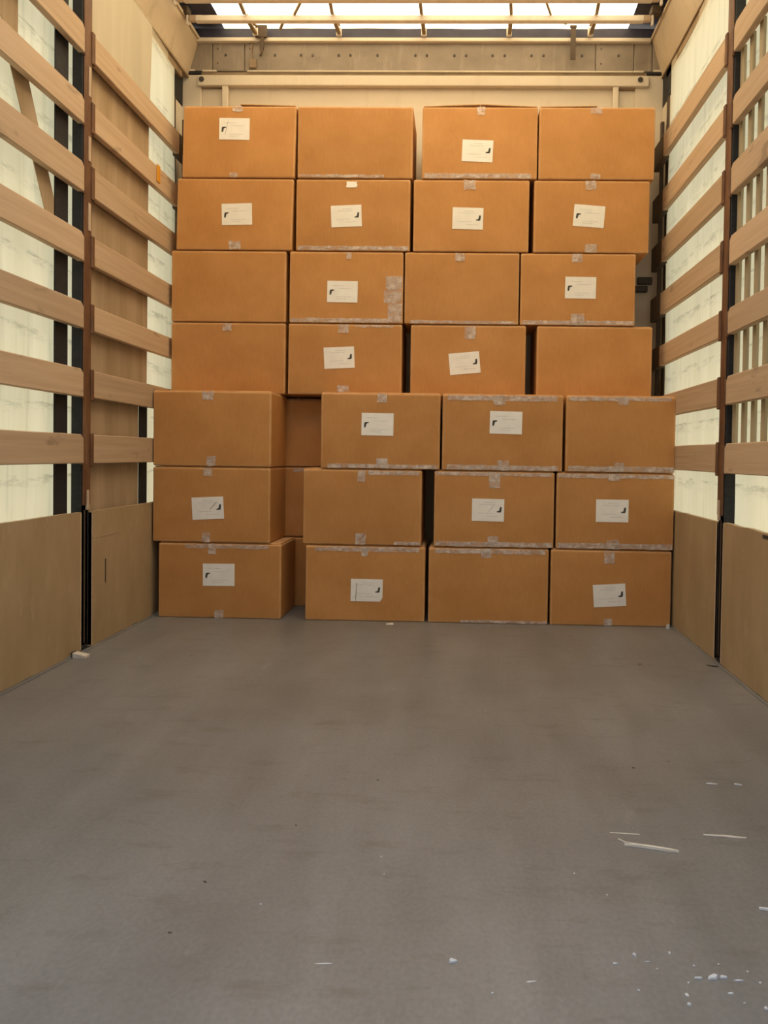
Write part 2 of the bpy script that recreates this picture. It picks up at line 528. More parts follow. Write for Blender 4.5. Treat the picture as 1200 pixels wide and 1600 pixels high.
def build_roof():
    def sheet(name, x0, x1, y0, y1, mat, parent=None, z=3.165, nx=24, ny=70, t=0.0):
        bm = bmesh.new()
        g = []
        for i in range(nx + 1):
            row = []
            for j in range(ny + 1):
                x = x0 + (x1 - x0) * i / nx
                y = y0 + (y1 - y0) * j / ny
                zz = z + 0.006 * math.sin(x * 9) * math.sin(y * 17) + 0.004 * math.sin(x * 23 + 1)
                row.append(bm.verts.new((x, y, zz)))
            g.append(row)
        for i in range(nx):
            for j in range(ny):
                bm.faces.new((g[i][j], g[i + 1][j], g[i + 1][j + 1], g[i][j + 1]))
        return from_bm(name, bm, mat, parent, True)
    c = structure(sheet('ceiling', -1.116, 1.124, Y_ROOF, 4.33, 'roof'), 'white translucent roof tarpaulin glowing with daylight')
    sheet('roof_border', -1.42, -1.116, Y_ROOF, 4.34, 'blue', c, 3.163, 6, 60)
    sheet('roof_border', 1.124, 1.42, Y_ROOF, 4.34, 'blue', c, 3.163, 6, 60)
    bm = bmesh.new()
    top, low = [], []
    for i in range(81):
        x = -1.36 + 2.72 * i / 80
        top.append(bm.verts.new((x, 4.290, 3.153 + 0.004 * noise.noise((x * 5, 0.1, 0.2)))))
        low.append(bm.verts.new((x, 4.296, 3.108)))
    for i in range(80):
        bm.faces.new((top[i], low[i], low[i + 1], top[i + 1]))
    from_bm('valance', bm, 'blue', c)
    return c

build_roof()

def build_roof_rails():
    for k, s in ((1, -1), (2, 1)):
        prof = [(s * 1.310, 2.885), (s * 1.250, 3.085), (s * 1.262, 3.105), (s * 1.345, 3.125), (s * 1.40, 3.17), (s * 1.40, 2.885)]
        r = structure(prism_y('trim_%d' % k, prof, Y_REAR, 4.284, 'rail'), 'painted roof rail along the %s side' % ('left' if s < 0 else 'right'))
        prism_y('curtain_track', [(s * 1.312, 2.838), (s * 1.312, 2.884), (s * 1.345, 2.884), (s * 1.345, 2.838)], Y_REAR, 4.20, 'track', r)
        prism_y('lower_lip', [(s * 1.304, 2.876), (s * 1.308, 2.893), (s * 1.325, 2.893), (s * 1.325, 2.876)], Y_REAR, 4.28, 'bar', r)
        prism_y('upper_lip', [(s * 1.242, 3.080), (s * 1.242, 3.098), (s * 1.262, 3.106), (s * 1.262, 3.080)], Y_REAR, 4.28, 'rail', r)

build_roof_rails()

# ------------------------------------------------------------------ roof bows and the links between them
def build_bows():
    for i, (y, z, where) in enumerate(((4.052, 3.068, 'nearest the front bulkhead'), (3.872, 3.068, 'second from the front bulkhead'))):
        b = empty('roof_bow', (0, y, z), 'pale metal roof bow spanning the trailer, %s' % where, 'roof bow', 'roof bows under the tarpaulin')
        box('beam', -1.185, 1.150, -0.016, 0.016, -0.014, 0.016, 'bow', b, 0.004, 2)
        for s, x in ((-1, -1.185), (1, 1.150)):
            box('end_fitting', x - 0.035, x + 0.035, -0.012, 0.012, -0.012, 0.020, 'pale_steel', b, 0.004)
            box('hook', x + s * 0.045 - 0.006, x + s * 0.045 + 0.006, -0.010, 0.010, -0.030, 0.030, 'bow', b, 0.003)
            box('carriage', x + s * 0.035, x + s * 0.085, -0.03, 0.03, 0.020, 0.060, 'dark_steel', b, 0.004)
    xs = (-0.925, -0.465, 0.0, 0.465, 0.905)
    for n, (x, wd) in enumerate(zip(xs, ('leftmost', 'second from left', 'middle', 'second from right', 'rightmost'))):
        e = empty('roof_link', (x, 4.0, 3.1), '%s brown link bar joining the roof bows to the bulkhead rail' % wd, 'link bar', 'link bars between the roof bows')
        bar('bar', (-0.012 * (x != 0) * (1 if x > 0 else -1), -0.112, -0.022), (0, 0.036, -0.010), 0.016, 0.012, 'bar', e)
        bar('bar', (0.002, 0.068, -0.014), (0.004, 0.262, 0.000), 0.020, 0.012, 'bar', e)
        box('foot', -0.012, 0.016, 0.236, 0.254, -0.012, 0.030, 'bow', e, 0.003)
        bar('strut', (0.002, 0.068, 0.0), (0.002, 0.245, 0.045), 0.014, 0.010, 'bar', e)
    d = empty('roof_brace', (-0.66, 4.0, 3.1), 'thin diagonal brace between roof bows, left of the middle', 'brace', 'diagonal braces under the roof')
    bar('bar', (0.075, -0.115, -0.012), (-0.005, 0.042, -0.012), 0.012, 0.010, 'bar', d)
    bar('bar', (-0.06, 0.066, -0.010), (-0.125, 0.238, 0.020), 0.014, 0.010, 'bar', d)
    d = empty('roof_brace', (0.65, 4.0, 3.1), 'thin diagonal brace between roof bows, right of the middle', 'brace', 'diagonal braces under the roof')
    bar('bar', (-0.03, -0.115, -0.012), (0.02, 0.042, -0.012), 0.010, 0.010, 'bar', d)
    bar('bar', (0.05, 0.060, -0.012), (0.12, 0.20, 0.030), 0.012, 0.010, 'bar', d)
    # things that hang from the front rail
    h = empty('hanging_hook', (-0.905, 4.262, 3.08), 'dark curved hook hanging from the bulkhead top rail at left', 'hook')
    box('bracket', -0.020, 0.045, -0.020, -0.007, 0.000, 0.068, 'dark_steel', h, 0.003)
    bm = bmesh.new()
    pts = [(0.008, 0.006, 0.0), (0.028, 0.006, 0.0), (0.026, 0.006, -0.055), (0.018, 0.006, -0.085), (0.008, 0.006, -0.098), (0.004, 0.006, -0.060)]
    a = [bm.verts.new((x, -0.018, z)) for x, _, z in pts]
    b = [bm.verts.new((x, -0.008, z)) for x, _, z in pts]
    bm.faces.new(a)
    bm.faces.new(b[::-1])
    for i in range(len(pts)):
        j = (i + 1) % len(pts)
        bm.faces.new((a[i], a[j], b[j], b[i]))
    from_bm('tongue', bm, 'dark_steel', h)
    bar('cable', (-0.042, 0.018, 0.0), (-0.052, 0.018, -0.055), 0.008, 0.006, 'bar', h)
    bar('cable', (-0.052, 0.018, -0.055), (-0.044, 0.018, -0.100), 0.008, 0.006, 'bar', h)
    box('cable_clip', -0.062, -0.020, 0.012, 0.022, -0.150, -0.100, 'bar', h, 0.003)
    h = empty('hanging_strap', (0.815, 4.245, 2.96), 'dark brown flat strap hanging down the upper bulkhead at right', 'strap')
    box('webbing', -0.014, 0.014, -0.004, 0.000, 0.0, 0.180, 'dark_steel', h, 0.001)
    box('loop', -0.018, 0.018, -0.006, 0.004, 0.170, 0.186, 'dark_steel', h, 0.002)

build_bows()

# ------------------------------------------------------------------ posts, slats, plywood sides
def build_post(s):
    side = 'left' if s < 0 else 'right'
    xi = -1.245 if s < 0 else 1.250
    e = empty('side_post', (xi, 3.02, 0), 'rusty brown steel post with lath pockets on the %s side' % side, 'post', 'steel posts between the lath bays')
    def px(d):               # d metres outwards from the inner face
        return s * d
    box('flange', px(0.004), px(0.0095), -0.026, 0.036, 0.58, 2.87, 'rust', e, 0.003)
    box('body', px(0.0100), px(0.052), -0.030, 0.034, 0.02, 2.87, 'black', e, 0.003)  # post web lies in shade; that darkness is put into its black colour
    box('lower_channel', px(0.010), px(0.030), -0.034, 0.024, 0.004, 0.58, 'black', e, 0.003)
    box('weather_strip', px(0.006), px(0.011), -0.010, -0.002, 0.03, 0.56, 'dark_steel', e, 0.001)
    box('hinge_plate', px(0.001), px(0.010), 0.002, 0.022, 0.56, 0.64, 'pale_steel', e, 0.002)
    for zt, zb in zip(SLAT_TOP, SLAT_BOT):
        box('pocket', px(-0.003), px(0.010), 0.026, 0.050, zb - 0.012, zt + 0.006, 'rust', e, 0.003)
        box('pocket', px(0.000), px(0.012), -0.034, -0.022, zb - 0.006, zt - 0.010, 'rust', e, 0.003)
    for k in range(len(SLAT_TOP) - 1):
        if s < 0 and k < 3:
            box('worn_edge', px(0.001), px(0.005), 0.006, 0.024, SLAT_TOP[k + 1] + 0.02, SLAT_BOT[k] - 0.03, 'pale_steel', e, 0.001)
    return e

POST_L, POST_R = build_post(-1), build_post(1)

ORD = ['top', 'second', 'third', 'fourth', 'fifth', 'sixth', 'bottom']

def slat_mesh(y0, y1, h, seed, notch_lo, notch_hi):
    """a plank along y in local coordinates (inner face at x=0, thickness outwards in +x), corners knocked off at its ends"""
    rnd = random.Random(seed)
    n = 14
    bm = bmesh.new()
    rings = []
    t = 0.024
    for i in range(n + 1):
        y = y0 + (y1 - y0) * i / n
        w1 = 0.0022 * noise.noise((seed * 3.1, y * 2.2, 0.3))
        w2 = 0.0022 * noise.noise((seed * 1.7, y * 2.2, 7.3))
        wx = 0.003 * noise.noise((seed * 2.3, y * 0.9, 3.3))
        top, bot = h + w1, w2
        c = 0.003
        rings.append([(wx + c, y, bot), (wx, y, bot + c), (wx, y, top - c), (wx + c, y, top), (wx + t, y, top), (wx + t, y, bot)])
    def cut(ring, k, d):
        out = []
        for (x, y, z) in ring:
            if z > h * 0.5:
                z = z - d
            out.append((x, y, z))
        return out
    if notch_lo:
        rings[0] = cut(rings[0], 0, 0.016)
        rings.insert(1, [(x, y0 + 0.018, z) for x, y, z in rings[1]])
    if notch_hi:
        rings[-1] = cut(rings[-1], 0, 0.016)
        rings.insert(-1, [(x, y1 - 0.018, z) for x, y, z in rings[-2]])
    vr = [[bm.verts.new(p) for p in r] for r in rings]
    for a, b in zip(vr[:-1], vr[1:]):
        for i in range(6):
            bm.faces.new((a[i], a[(i + 1) % 6], b[(i + 1) % 6], b[i]))
    bm.faces.new(vr[0])
    bm.faces.new(vr[-1][::-1])
    return bm

def build_slats():
    for s in (-1, 1):
        side = 'left' if s < 0 else 'right'
        xi = -1.245 if s < 0 else 1.250
        for k, (zt, zb) in enumerate(zip(SLAT_TOP, SLAT_BOT)):
            for bay in ('near', 'far'):
                seed = (k + 1) * 3 + (40 if s > 0 else 0) + (80 if bay == 'far' else 0)
                if bay == 'near':
                    y0, y1 = Y_REAR + 0.02, (2.985 if s < 0 else 2.972)
                    lab = '%s wooden lath of the near %s bay, between the opening and the post' % (ORD[k], side)
                else:
                    y0, y1 = 3.072, 3.985
                    lab = '%s wooden lath of the far %s bay, between the post and the cartons' % (ORD[k], side)
                bm = slat_mesh(y0, y1, zt - zb, seed, False, bay == 'near')
                if s < 0:
                    for v in bm.verts:
                        v.co.x = -v.co.x
                o = from_bm('wooden_lath', bm, 'wood')
                o.location = (xi, 0, zb)
                tag(o, lab, 'lath', 'wooden laths along the trailer sides')
                if s < 0 and bay == 'far' and k == 1:
                    box('orange_tag', 0.001, 0.004, 3.690, 3.730, 0.030, 0.112, 'orange', o, 0.001)
        # dark steel corner column with a pocket for every far slat
        c = empty('corner_column', (s * 1.25, 4.15, 0), 'dark steel corner column beside the bulkhead on the %s side' % side, 'column', 'corner columns at the bulkhead')
        xa = 0.085 if s < 0 else 0.062
        box('shaft', s * xa, s * 0.15, -0.048, 0.128, 2.715, 2.955, 'black', c, 0.004)
        box('pale_shaft', s * xa, s * 0.15, -0.050, 0.128, 0.0, 2.715, 'cream', c, 0.004)
        box('edge_channel', s * (xa - 0.006), s * (xa + 0.004), -0.030, 0.010, 0.0, 2.715, 'dark_steel', c, 0.002)
        box('guide_strip', s * 0.032, s * 0.050, 0.020, 0.045, 0.0, 2.60, 'dark_steel', c, 0.003)
        for zt, zb in zip(SLAT_TOP, SLAT_BOT):
            box('pocket', s * -0.002, s * 0.030, -0.165, 0.04, zb - 0.008, zt + 0.004, 'dark_steel', c, 0.003)

build_slats()

def build_plywood():
    for s in (-1, 1):
        side = 'left' if s < 0 else 'right'
        x = -1.246 if s < 0 else 1.258
        for bay, y0, y1, zt in (('near', Y_REAR + 0.02, 2.972 if s < 0 else 2.985, 0.556), ('far', 3.058 if s < 0 else 3.060, 4.10, 0.552)):
            rnd = random.Random(s * 7 + len(bay))
            bm = bmesh.new()
            n = 60
            lo_i, hi_i, lo_o, hi_o = [], [], [], []
            for i in range(n + 1):
                y = y0 + (y1 - y0) * i / n
                top = zt + 0.004 * noise.noise((y * 9, s * 3.0, len(bay)))
                bot = 0.005 + max(0.0, 0.010 * noise.noise((y * 14, s * 5.0, len(bay) * 2.0)))
                wx = 0.002 * noise.noise((y * 3, s, 4.0))
                lo_i.append(bm.verts.new((wx, y, bot)))
                hi_i.append(bm.verts.new((wx, y, top)))
                lo_o.append(bm.verts.new((s * 0.018, y, bot)))
                hi_o.append(bm.verts.new((s * 0.018, y, top)))
            for i in range(n):
                bm.faces.new((lo_i[i], hi_i[i], hi_i[i + 1], lo_i[i + 1]))
                bm.faces.new((lo_o[i], lo_o[i + 1], hi_o[i + 1], hi_o[i]))
                bm.faces.new((hi_i[i], hi_o[i], hi_o[i + 1], hi_i[i + 1]))
                bm.faces.new((lo_i[i], lo_i[i + 1], lo_o[i + 1], lo_o[i]))
            bm.faces.new((lo_i[0], lo_o[0], hi_o[0], hi_i[0]))
            bm.faces.new((lo_i[-1], hi_i[-1], hi_o[-1], lo_o[-1]))
            e = empty('plywood_side', (x, 0, 0), 'brown plywood drop-side panel of the %s %s bay, standing on the floor' % (bay, side), 'panel', 'plywood panels below the laths')
            p = from_bm('board', bm, 'plywood', e)
            # pale capping edge at the post end and along the top
            ye = y1 - 0.004 if bay == 'near' else y0
            box('edge_cap', s * -0.002, s * 0.019, ye, ye + 0.006, 0.01, zt - 0.004, 'wood', e, 0.001)
            if s < 0 and bay == 'far':
                box('cut', s * -0.0012, s * 0.004, 3.178, 3.184, 0.245, 0.345, 'bolt', e, 0.0)
                box('joint_line', s * -0.0008, s * 0.004, 3.06, 3.30, 0.443, 0.445, 'wood', e, 0.0)
            if s > 0 and bay == 'near':
                box('finger_hole', s * -0.0015, s * 0.004, 2.55, 2.60, 0.537, 0.549, 'bolt', e, 0.0)

build_plywood()

# ------------------------------------------------------------------ cartons
def carton_front(seed, w, h):
    """depth of the carton's front skin at (x, z): a slight bulge plus dents"""
    rnd = random.Random(seed)
    amp = rnd.uniform(0.001, 0.0045)
    def f(x, z):
        u, v = x / (w / 2), (z - h / 2) / (h / 2)
        u, v = max(-1, min(1, u)), max(-1, min(1, v))
        d = amp * (1 - u * u) * (1 - v * v)
        d += 0.0016 * noise.noise((x * 7 + seed, z * 9, seed * 1.3)) * (1 - abs(v) ** 6)
        return -d
    return f

def rounded_box(w, d, h, r, fy, seed):
    """box centred on x, front at y=0, base at z=0, rounded arrises, soft irregularities"""
    def axis(n, lo, hi):
        inner = [lo + 3.2 * r + (hi - lo - 6.4 * r) * i / n for i in range(n + 1)]
        return [lo, lo + r * 0.35, lo + r, lo + 1.9 * r] + inner + [hi - 1.9 * r, hi - r, hi - r * 0.35, hi]
    ax, ay, az = axis(12, -w / 2, w / 2), axis(3, 0, d), axis(8, 0, h)
    bm = bmesh.new()
    def face(au, av, fn):
        g = [[bm.verts.new(fn(a, b)) for b in av] for a in au]
        for i in range(len(au) - 1):
            for j in range(len(av) - 1):
                bm.faces.new((g[i][j], g[i + 1][j], g[i + 1][j + 1], g[i][j + 1]))
    face(ax, az, lambda x, z: (x, 0, z))
    face(ax, az, lambda x, z: (x, d, z))
    face(ay, az, lambda y, z: (-w / 2, y, z))
    face(ay, az, lambda y, z: (w / 2, y, z))
    face(ax, ay, lambda x, y: (x, y, 0))
    face(ax, ay, lambda x, y: (x, y, h))
    bmesh.ops.remove_doubles(bm, verts=bm.verts, dist=1e-6)
    lo, hi = Vector((-w / 2 + r, r, r)), Vector((w / 2 - r, d - r, h - r))
    for v in bm.verts:
        q = Vector([max(lo[i], min(hi[i], v.co[i])) for i in range(3)])
        dv = v.co - q
        if dv.length > 1e-9:
            v.co = q + dv.normalized() * r
        if v.co.y < r * 1.01:
            v.co.y += fy(v.co.x, v.co.z) * (1 if v.co.y < r * 0.5 else 0.5)
        if abs(v.co.x) > w / 2 - r * 1.01:
            v.co.x -= math.copysign(0.0012 * (0.5 + 0.5 * noise.noise((v.co.y * 11, v.co.z * 11, seed * 2.1))), v.co.x)
    return bm

def skin_patch(name, fy, x0, x1, z0, z1, mat, parent, off=0.0008, rot=0.0, nx=6, nz=4, clip=None, jag=0.0, seed=0, wrap=None):
    """thin sheet stuck to the carton's front, following its skin"""
    bm = bmesh.new()
    cx, cz = (x0 + x1) / 2, (z0 + z1) / 2
    ca, sa = math.cos(rot), math.sin(rot)
    def pt(i, j, o):
        x = x0 + (x1 - x0) * i / nx
        z = z0 + (z1 - z0) * j / nz
        if clip and i == nx and j == 0:
            x -= clip
        if jag:
            if j in (0, nz):
                z += jag * noise.noise((i * 2.7 + seed, j * 3.1, seed * 0.7))
            if i in (0, nx):
                x += jag * noise.noise((i * 1.9, j * 2.3 + seed, seed * 1.1))
        dx, dz = x - cx, z - cz
        X, Z = cx + ca * dx - sa * dz, cz + sa * dx + ca * dz
        return (X, fy(X, Z) - o, Z)
    front = [[bm.verts.new(pt(i, j, off + 0.0006)) for j in range(nz + 1)] for i in range(nx + 1)]
    back = [[bm.verts.new(pt(i, j, off)) for j in range(nz + 1)] for i in range(nx + 1)]
    for i in range(nx):
        for j in range(nz):
            bm.faces.new((front[i][j], front[i + 1][j], front[i + 1][j + 1], front[i][j + 1]))
            bm.faces.new((back[i][j], back[i][j + 1], back[i + 1][j + 1], back[i + 1][j]))
    rim_f = [front[i][0] for i in range(nx + 1)] + [front[nx][j] for j in range(1, nz + 1)] + [front[i][nz] for i in range(nx - 1, -1, -1)] + [front[0][j] for j in range(nz - 1, 0, -1)]
    rim_b = [back[i][0] for i in range(nx + 1)] + [back[nx][j] for j in range(1, nz + 1)] + [back[i][nz] for i in range(nx - 1, -1, -1)] + [back[0][j] for j in range(nz - 1, 0, -1)]
    for i in range(len(rim_f)):
        j = (i + 1) % len(rim_f)
        bm.faces.new((rim_f[i], rim_b[i], rim_b[j], rim_f[j]))
    return from_bm(name, bm, mat, parent)

def skin_shape(name, fy, pts, cx, cz, rot, mat, parent, off):
    """flat printed mark: polygon of local (x, z) points around (cx, cz)"""
    ca, sa = math.cos(rot), math.sin(rot)
    bm = bmesh.new()
    vs = []
    for x, z in pts:
        X, Z = cx + ca * x - sa * z, cz + sa * x + ca * z
        vs.append((X, fy(cx, cz) * 0 + fy(X, Z) - off, Z))
    a = [bm.verts.new(v) for v in vs]
    b = [bm.verts.new((v[0], v[1] + 0.0003, v[2])) for v in vs]
    bm.faces.new(a)
    bm.faces.new(b[::-1])
    for i in range(len(pts)):
        j = (i + 1) % len(pts)
        bm.faces.new((a[i], a[j], b[j], b[i]))
    return from_bm(name, bm, mat, parent)

MARK = [(-0.011, -0.014), (-0.004, -0.016), (-0.001, -0.008), (0.000, 0.000), (0.004, 0.004), (0.012, 0.006), (0.013, 0.010), (0.002, 0.011), (-0.008, 0.010), (-0.010, 0.002)]

#  carton(): x0..x1 across, yf front, z0 base, h height; label = (cx, cz, tilt in degrees anticlockwise, mark side);
#  top / bottom tabs = (cx, width, length); strips = (x0, x1, height)
DEPTH = 0.318

def carton(x0, x1, yf, z0, h, desc, seed, rz=0.0, lean=0.0, lab=None, top=None, bot=None, tstrip=None, bstrip=None, lift=(0, 0), patches=(), pen=None, clip=None, group='cardboard cartons stacked at the bulkhead'):
    w = x1 - x0
    cx = (x0 + x1) / 2
    e = empty('cardboard_carton', (cx, yf, z0), desc, 'carton', group, math.radians(rz))
    fy = carton_front(seed, w, h)
    bm = rounded_box(w, DEPTH, h - 0.006, 0.0065, fy, seed)
    if lean:
        for v in bm.verts:
            v.co.x += lean * v.co.z / h
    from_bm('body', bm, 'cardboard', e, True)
    # two top flaps that meet at the middle
    for s, ang in ((-1, lift[0]), (1, lift[1])):
        bm = bmesh.new()
        bm_box(bm, min(0.001 * s, s * (w / 2 - 0.006)), max(0.001 * s, s * (w / 2 - 0.006)), 0.014 if not ang else 0.001, DEPTH - 0.002, h - 0.006, h - 0.001, 0.0012)
        if ang:
            piv = s * (w / 2 - 0.002)
            for v in bm.verts:
                if v.co.y < 0.1:
                    k = abs(v.co.x - piv)
                    v.co.z += k * math.tan(math.radians(ang))
        for v in bm.verts:
            v.co.x += lean
        from_bm('flap', bm, 'cardboard_edge' if ang else 'cardboard', e)
    L = lambda x: x - cx
    if lab:
        lx, lz, tilt, mk = lab
        lx, lz, a = L(lx), lz - z0, math.radians(tilt)
        p = skin_patch('shipping_label', fy, lx - 0.0765, lx + 0.0765, lz - 0.0535, lz + 0.0535, 'paper', e, 0.0012, a, 8, 6, clip)
        sgn = 1 if mk == 'L' else -1
        ca, sa = math.cos(a), math.sin(a)
        def at(dx, dz):
            return lx + ca * dx - sa * dz, lz + sa * dx + ca * dz
        mx, mz = at(-0.0535 * sgn, -0.001 * sgn)
        skin_shape('printed_mark', fy, MARK, mx, mz, a + (0 if sgn > 0 else math.pi), 'ink', p, 0.0024)
        for k, (dz, x_a, x_b) in enumerate(((0.030, -0.05, 0.01), (0.016, -0.02, 0.05), (-0.026, -0.03, 0.045), (-0.036, -0.03, 0.02))):
            q = at((x_a + x_b) / 2 * sgn, dz * sgn)
            hw = abs(x_b - x_a) / 2
            skin_shape('printed_line', fy, [(-hw, -0.0016), (hw, -0.0016), (hw, 0.0016), (-hw, 0.0016)], q[0], q[1], a, 'faint', p, 0.0022)
        if pen:
            (dx0, dz0), (dx1, dz1), wd = pen
            q = at((dx0 + dx1) / 2, (dz0 + dz1) / 2)
            ln = math.hypot(dx1 - dx0, dz1 - dz0) / 2
            aa = math.atan2(dz1 - dz0, dx1 - dx0) + a
            skin_shape('pen_stroke', fy, [(-ln, -wd), (0, -wd * 1.6), (ln, -wd), (ln, wd), (0, wd * 1.6), (-ln, wd)], q[0], q[1], aa, 'pen', p, 0.0026)
    k = seed
    if tstrip:
        a, b, hh = tstrip
        skin_patch('edge_tape', fy, L(a), L(b), h - 0.007 - hh, h - 0.009, 'tape', e, 0.0010, 0, 24, 2, None, 0.004, k)
    if bstrip:
        a, b, hh = bstrip
        skin_patch('edge_tape', fy, L(a), L(b), 0.003, 0.004 + hh, 'tape', e, 0.0010, 0, 24, 2, None, 0.004, k + 3)
    if top:
        c, wd, ln = top
        skin_patch('tape_tab', fy, L(c) - wd / 2, L(c) + wd / 2, h - 0.007 - ln, h - 0.007, 'tape', e, 0.0018, 0, 4, 4, None, 0.005, k + 5)
    if bot:
        c, wd, ln = bot
        skin_patch('tape_tab', fy, L(c) - wd / 2, L(c) + wd / 2, 0.002, 0.002 + ln, 'tape', e, 0.0018, 0, 4, 4, None, 0.005, k + 7)
    for (a, b, za, zb, mat) in patches:
        skin_patch('tape_patch' if mat == 'tape' else 'torn_patch', fy, L(a), L(b), za - z0, zb - z0, mat, e, 0.0014, 0, 5, 5, None, 0.006, k + 9)
    return e

carton(-1.210, -0.614, 3.654, 0.0000, 0.3650, "cardboard carton with white shipping label, leftmost in the bottom row", 71, rz=-0.06, lab=(-0.915, 0.210, 0.5, 'L'), top=(-0.947, 0.037, 0.049), bot=(-0.913, 0.043, 0.037), tstrip=(-1.078, -0.675, 0.021))
carton(-0.497, 0.078, 3.654, 0.0000, 0.3650, "cardboard carton with white shipping label, second from left in the bottom row", 72, rz=0.29, lab=(-0.201, 0.149, -0.5, 'R'), top=(-0.213, 0.030, 0.046), tstrip=(-0.450, 0.048, 0.024), pen=((-0.052, -0.053), (-0.049, 0.034), 0.0014), clip=0.012)
carton(0.093, 0.666, 3.654, 0.0000, 0.3650, "plain cardboard carton without a label, second from right in the bottom row", 73, rz=0.03, top=(0.368, 0.049, 0.043), tstrip=(0.124, 0.648, 0.024), bstrip=(0.252, 0.660, 0.012))
carton(0.675, 1.247, 3.654, 0.0000, 0.3650, "cardboard carton with white shipping label, rightmost in the bottom row", 74, rz=0.18, lab=(0.955, 0.147, 4, 'R'), top=(0.951, 0.049, 0.061), bot=(0.951, 0.043, 0.033))
carton(-1.240, -0.670, 3.654, 0.3655, 0.3650, "cardboard carton with white shipping label, leftmost in the second row from the floor", 61, rz=-0.25, lab=(-0.970, 0.530, 3, 'R'), top=(-0.972, 0.043, 0.040), bot=(-0.978, 0.037, 0.046), pen=((0.008, -0.008), (0.044, 0.028), 0.0012))
carton(-0.513, 0.057, 3.654, 0.3655, 0.3650, "plain cardboard carton without a label, second from left in the second row from the floor", 62, rz=-0.16, top=(-0.233, 0.037, 0.055), bot=(-0.234, 0.049, 0.055), tstrip=(-0.202, 0.042, 0.021), bstrip=(-0.075, 0.051, 0.015))
carton(0.115, 0.687, 3.654, 0.3655, 0.3650, "cardboard carton with white shipping label, second from right in the second row from the floor", 63, rz=0.00, lab=(0.373, 0.543, -0.5, 'R'), top=(0.402, 0.052, 0.073), bot=(0.398, 0.049, 0.052), tstrip=(0.125, 0.671, 0.018), bstrip=(0.124, 0.678, 0.021), pen=((-0.002, -0.012), (0.030, 0.026), 0.0006))
carton(0.696, 1.252, 3.654, 0.3655, 0.3650, "cardboard carton with white shipping label, rightmost in the second row from the floor", 64, rz=-0.25, lab=(0.960, 0.549, 0, 'R'), top=(0.967, 0.055, 0.033), bot=(0.965, 0.055, 0.043), tstrip=(0.702, 1.246, 0.021), bstrip=(0.708, 1.246, 0.024))
carton(-1.240, -0.668, 3.654, 0.7310, 0.3650, "plain cardboard carton without a label, leftmost in the third row from the floor", 51, rz=-0.30, top=(-0.975, 0.055, 0.040), bot=(-0.956, 0.043, 0.046))
carton(-0.431, 0.140, 3.654, 0.7310, 0.3650, "cardboard carton with white shipping label, second from left in the third row from the floor", 52, rz=-0.30, lab=(-0.159, 0.943, -0.5, 'L'), top=(-0.139, 0.046, 0.043), bot=(-0.135, 0.055, 0.049), bstrip=(-0.395, 0.131, 0.018))
carton(0.149, 0.722, 3.654, 0.7310, 0.3650, "cardboard carton with white shipping label, second from right in the third row from the floor", 53, rz=0.17, lab=(0.451, 0.959, -1, 'L'), top=(0.420, 0.055, 0.046), bot=(0.441, 0.055, 0.046), tstrip=(0.174, 0.695, 0.027), bstrip=(0.173, 0.701, 0.021))
carton(0.734, 1.252, 3.654, 0.7310, 0.3650, "plain cardboard carton without a label, rightmost in the third row from the floor", 54, rz=0.13, top=(1.002, 0.049, 0.040), bot=(0.988, 0.043, 0.043), tstrip=(0.749, 1.230, 0.021), bstrip=(0.750, 1.246, 0.024))
carton(-1.231, -0.650, 3.854, 1.0965, 0.3595, "plain cardboard carton without a label, leftmost in the middle row", 41, rz=0.08, top=(-0.946, 0.045, 0.039))
carton(-0.637, -0.063, 3.854, 1.0965, 0.3595, "cardboard carton with white shipping label, second from left in the middle row", 42, rz=0.29, lab=(-0.378, 1.282, 3, 'R'), top=(-0.358, 0.051, 0.042), bot=(-0.357, 0.058, 0.045), tstrip=(-0.300, -0.107, 0.013))
carton(-0.021, 0.556, 3.854, 1.0965, 0.3595, "cardboard carton with white shipping label, second from right in the middle row", 43, rz=-0.29, lab=(0.251, 1.262, 5.5, 'R'), top=(0.277, 0.055, 0.067))
carton(0.609, 1.183, 3.854, 1.0965, 0.3595, "plain cardboard carton without a label, rightmost in the middle row", 44, rz=0.33)
carton(-1.232, -0.650, 3.854, 1.4565, 0.3595, "plain cardboard carton without a label, leftmost in the third row from the top", 31, rz=-0.03)
carton(-0.634, -0.061, 3.854, 1.4565, 0.3595, "cardboard carton with white shipping label, second from left in the third row from the top", 32, rz=-0.08, lab=(-0.366, 1.612, -0.5, 'L'), top=(-0.336, 0.026, 0.035), bstrip=(-0.622, -0.130, 0.019), patches=[(-0.148, -0.067, 1.626, 1.691, 'tape'), (-0.157, -0.068, 1.559, 1.621, 'tape'), (-0.136, -0.067, 1.464, 1.554, 'tape')])
carton(-0.055, 0.517, 3.854, 1.4565, 0.3595, "plain cardboard carton without a label, second from right in the third row from the top", 33, rz=0.10, top=(0.221, 0.045, 0.042), bstrip=(-0.027, 0.500, 0.013))
carton(0.523, 1.093, 3.854, 1.4565, 0.3595, "cardboard carton with white shipping label, rightmost in the third row from the top", 34, rz=-0.32, lab=(0.821, 1.642, -0.5, 'L'), top=(0.802, 0.051, 0.042), bot=(0.809, 0.064, 0.058), bstrip=(0.536, 1.087, 0.019))
carton(-1.210, -0.623, 3.854, 1.8165, 0.3595, "cardboard carton with white shipping label, leftmost in the second row from the top", 21, rz=0.10, lean=0.007, lab=(-0.901, 1.993, 1.5, 'L'), bot=(-0.911, 0.058, 0.042))
carton(-0.605, -0.031, 3.854, 1.8165, 0.3595, "cardboard carton with white shipping label, second from left in the second row from the top", 22, rz=-0.27, lab=(-0.350, 1.987, 2.5, 'R'), bstrip=(-0.591, -0.038, 0.019), patches=[(-0.351, -0.299, 2.130, 2.159, 'paper')])
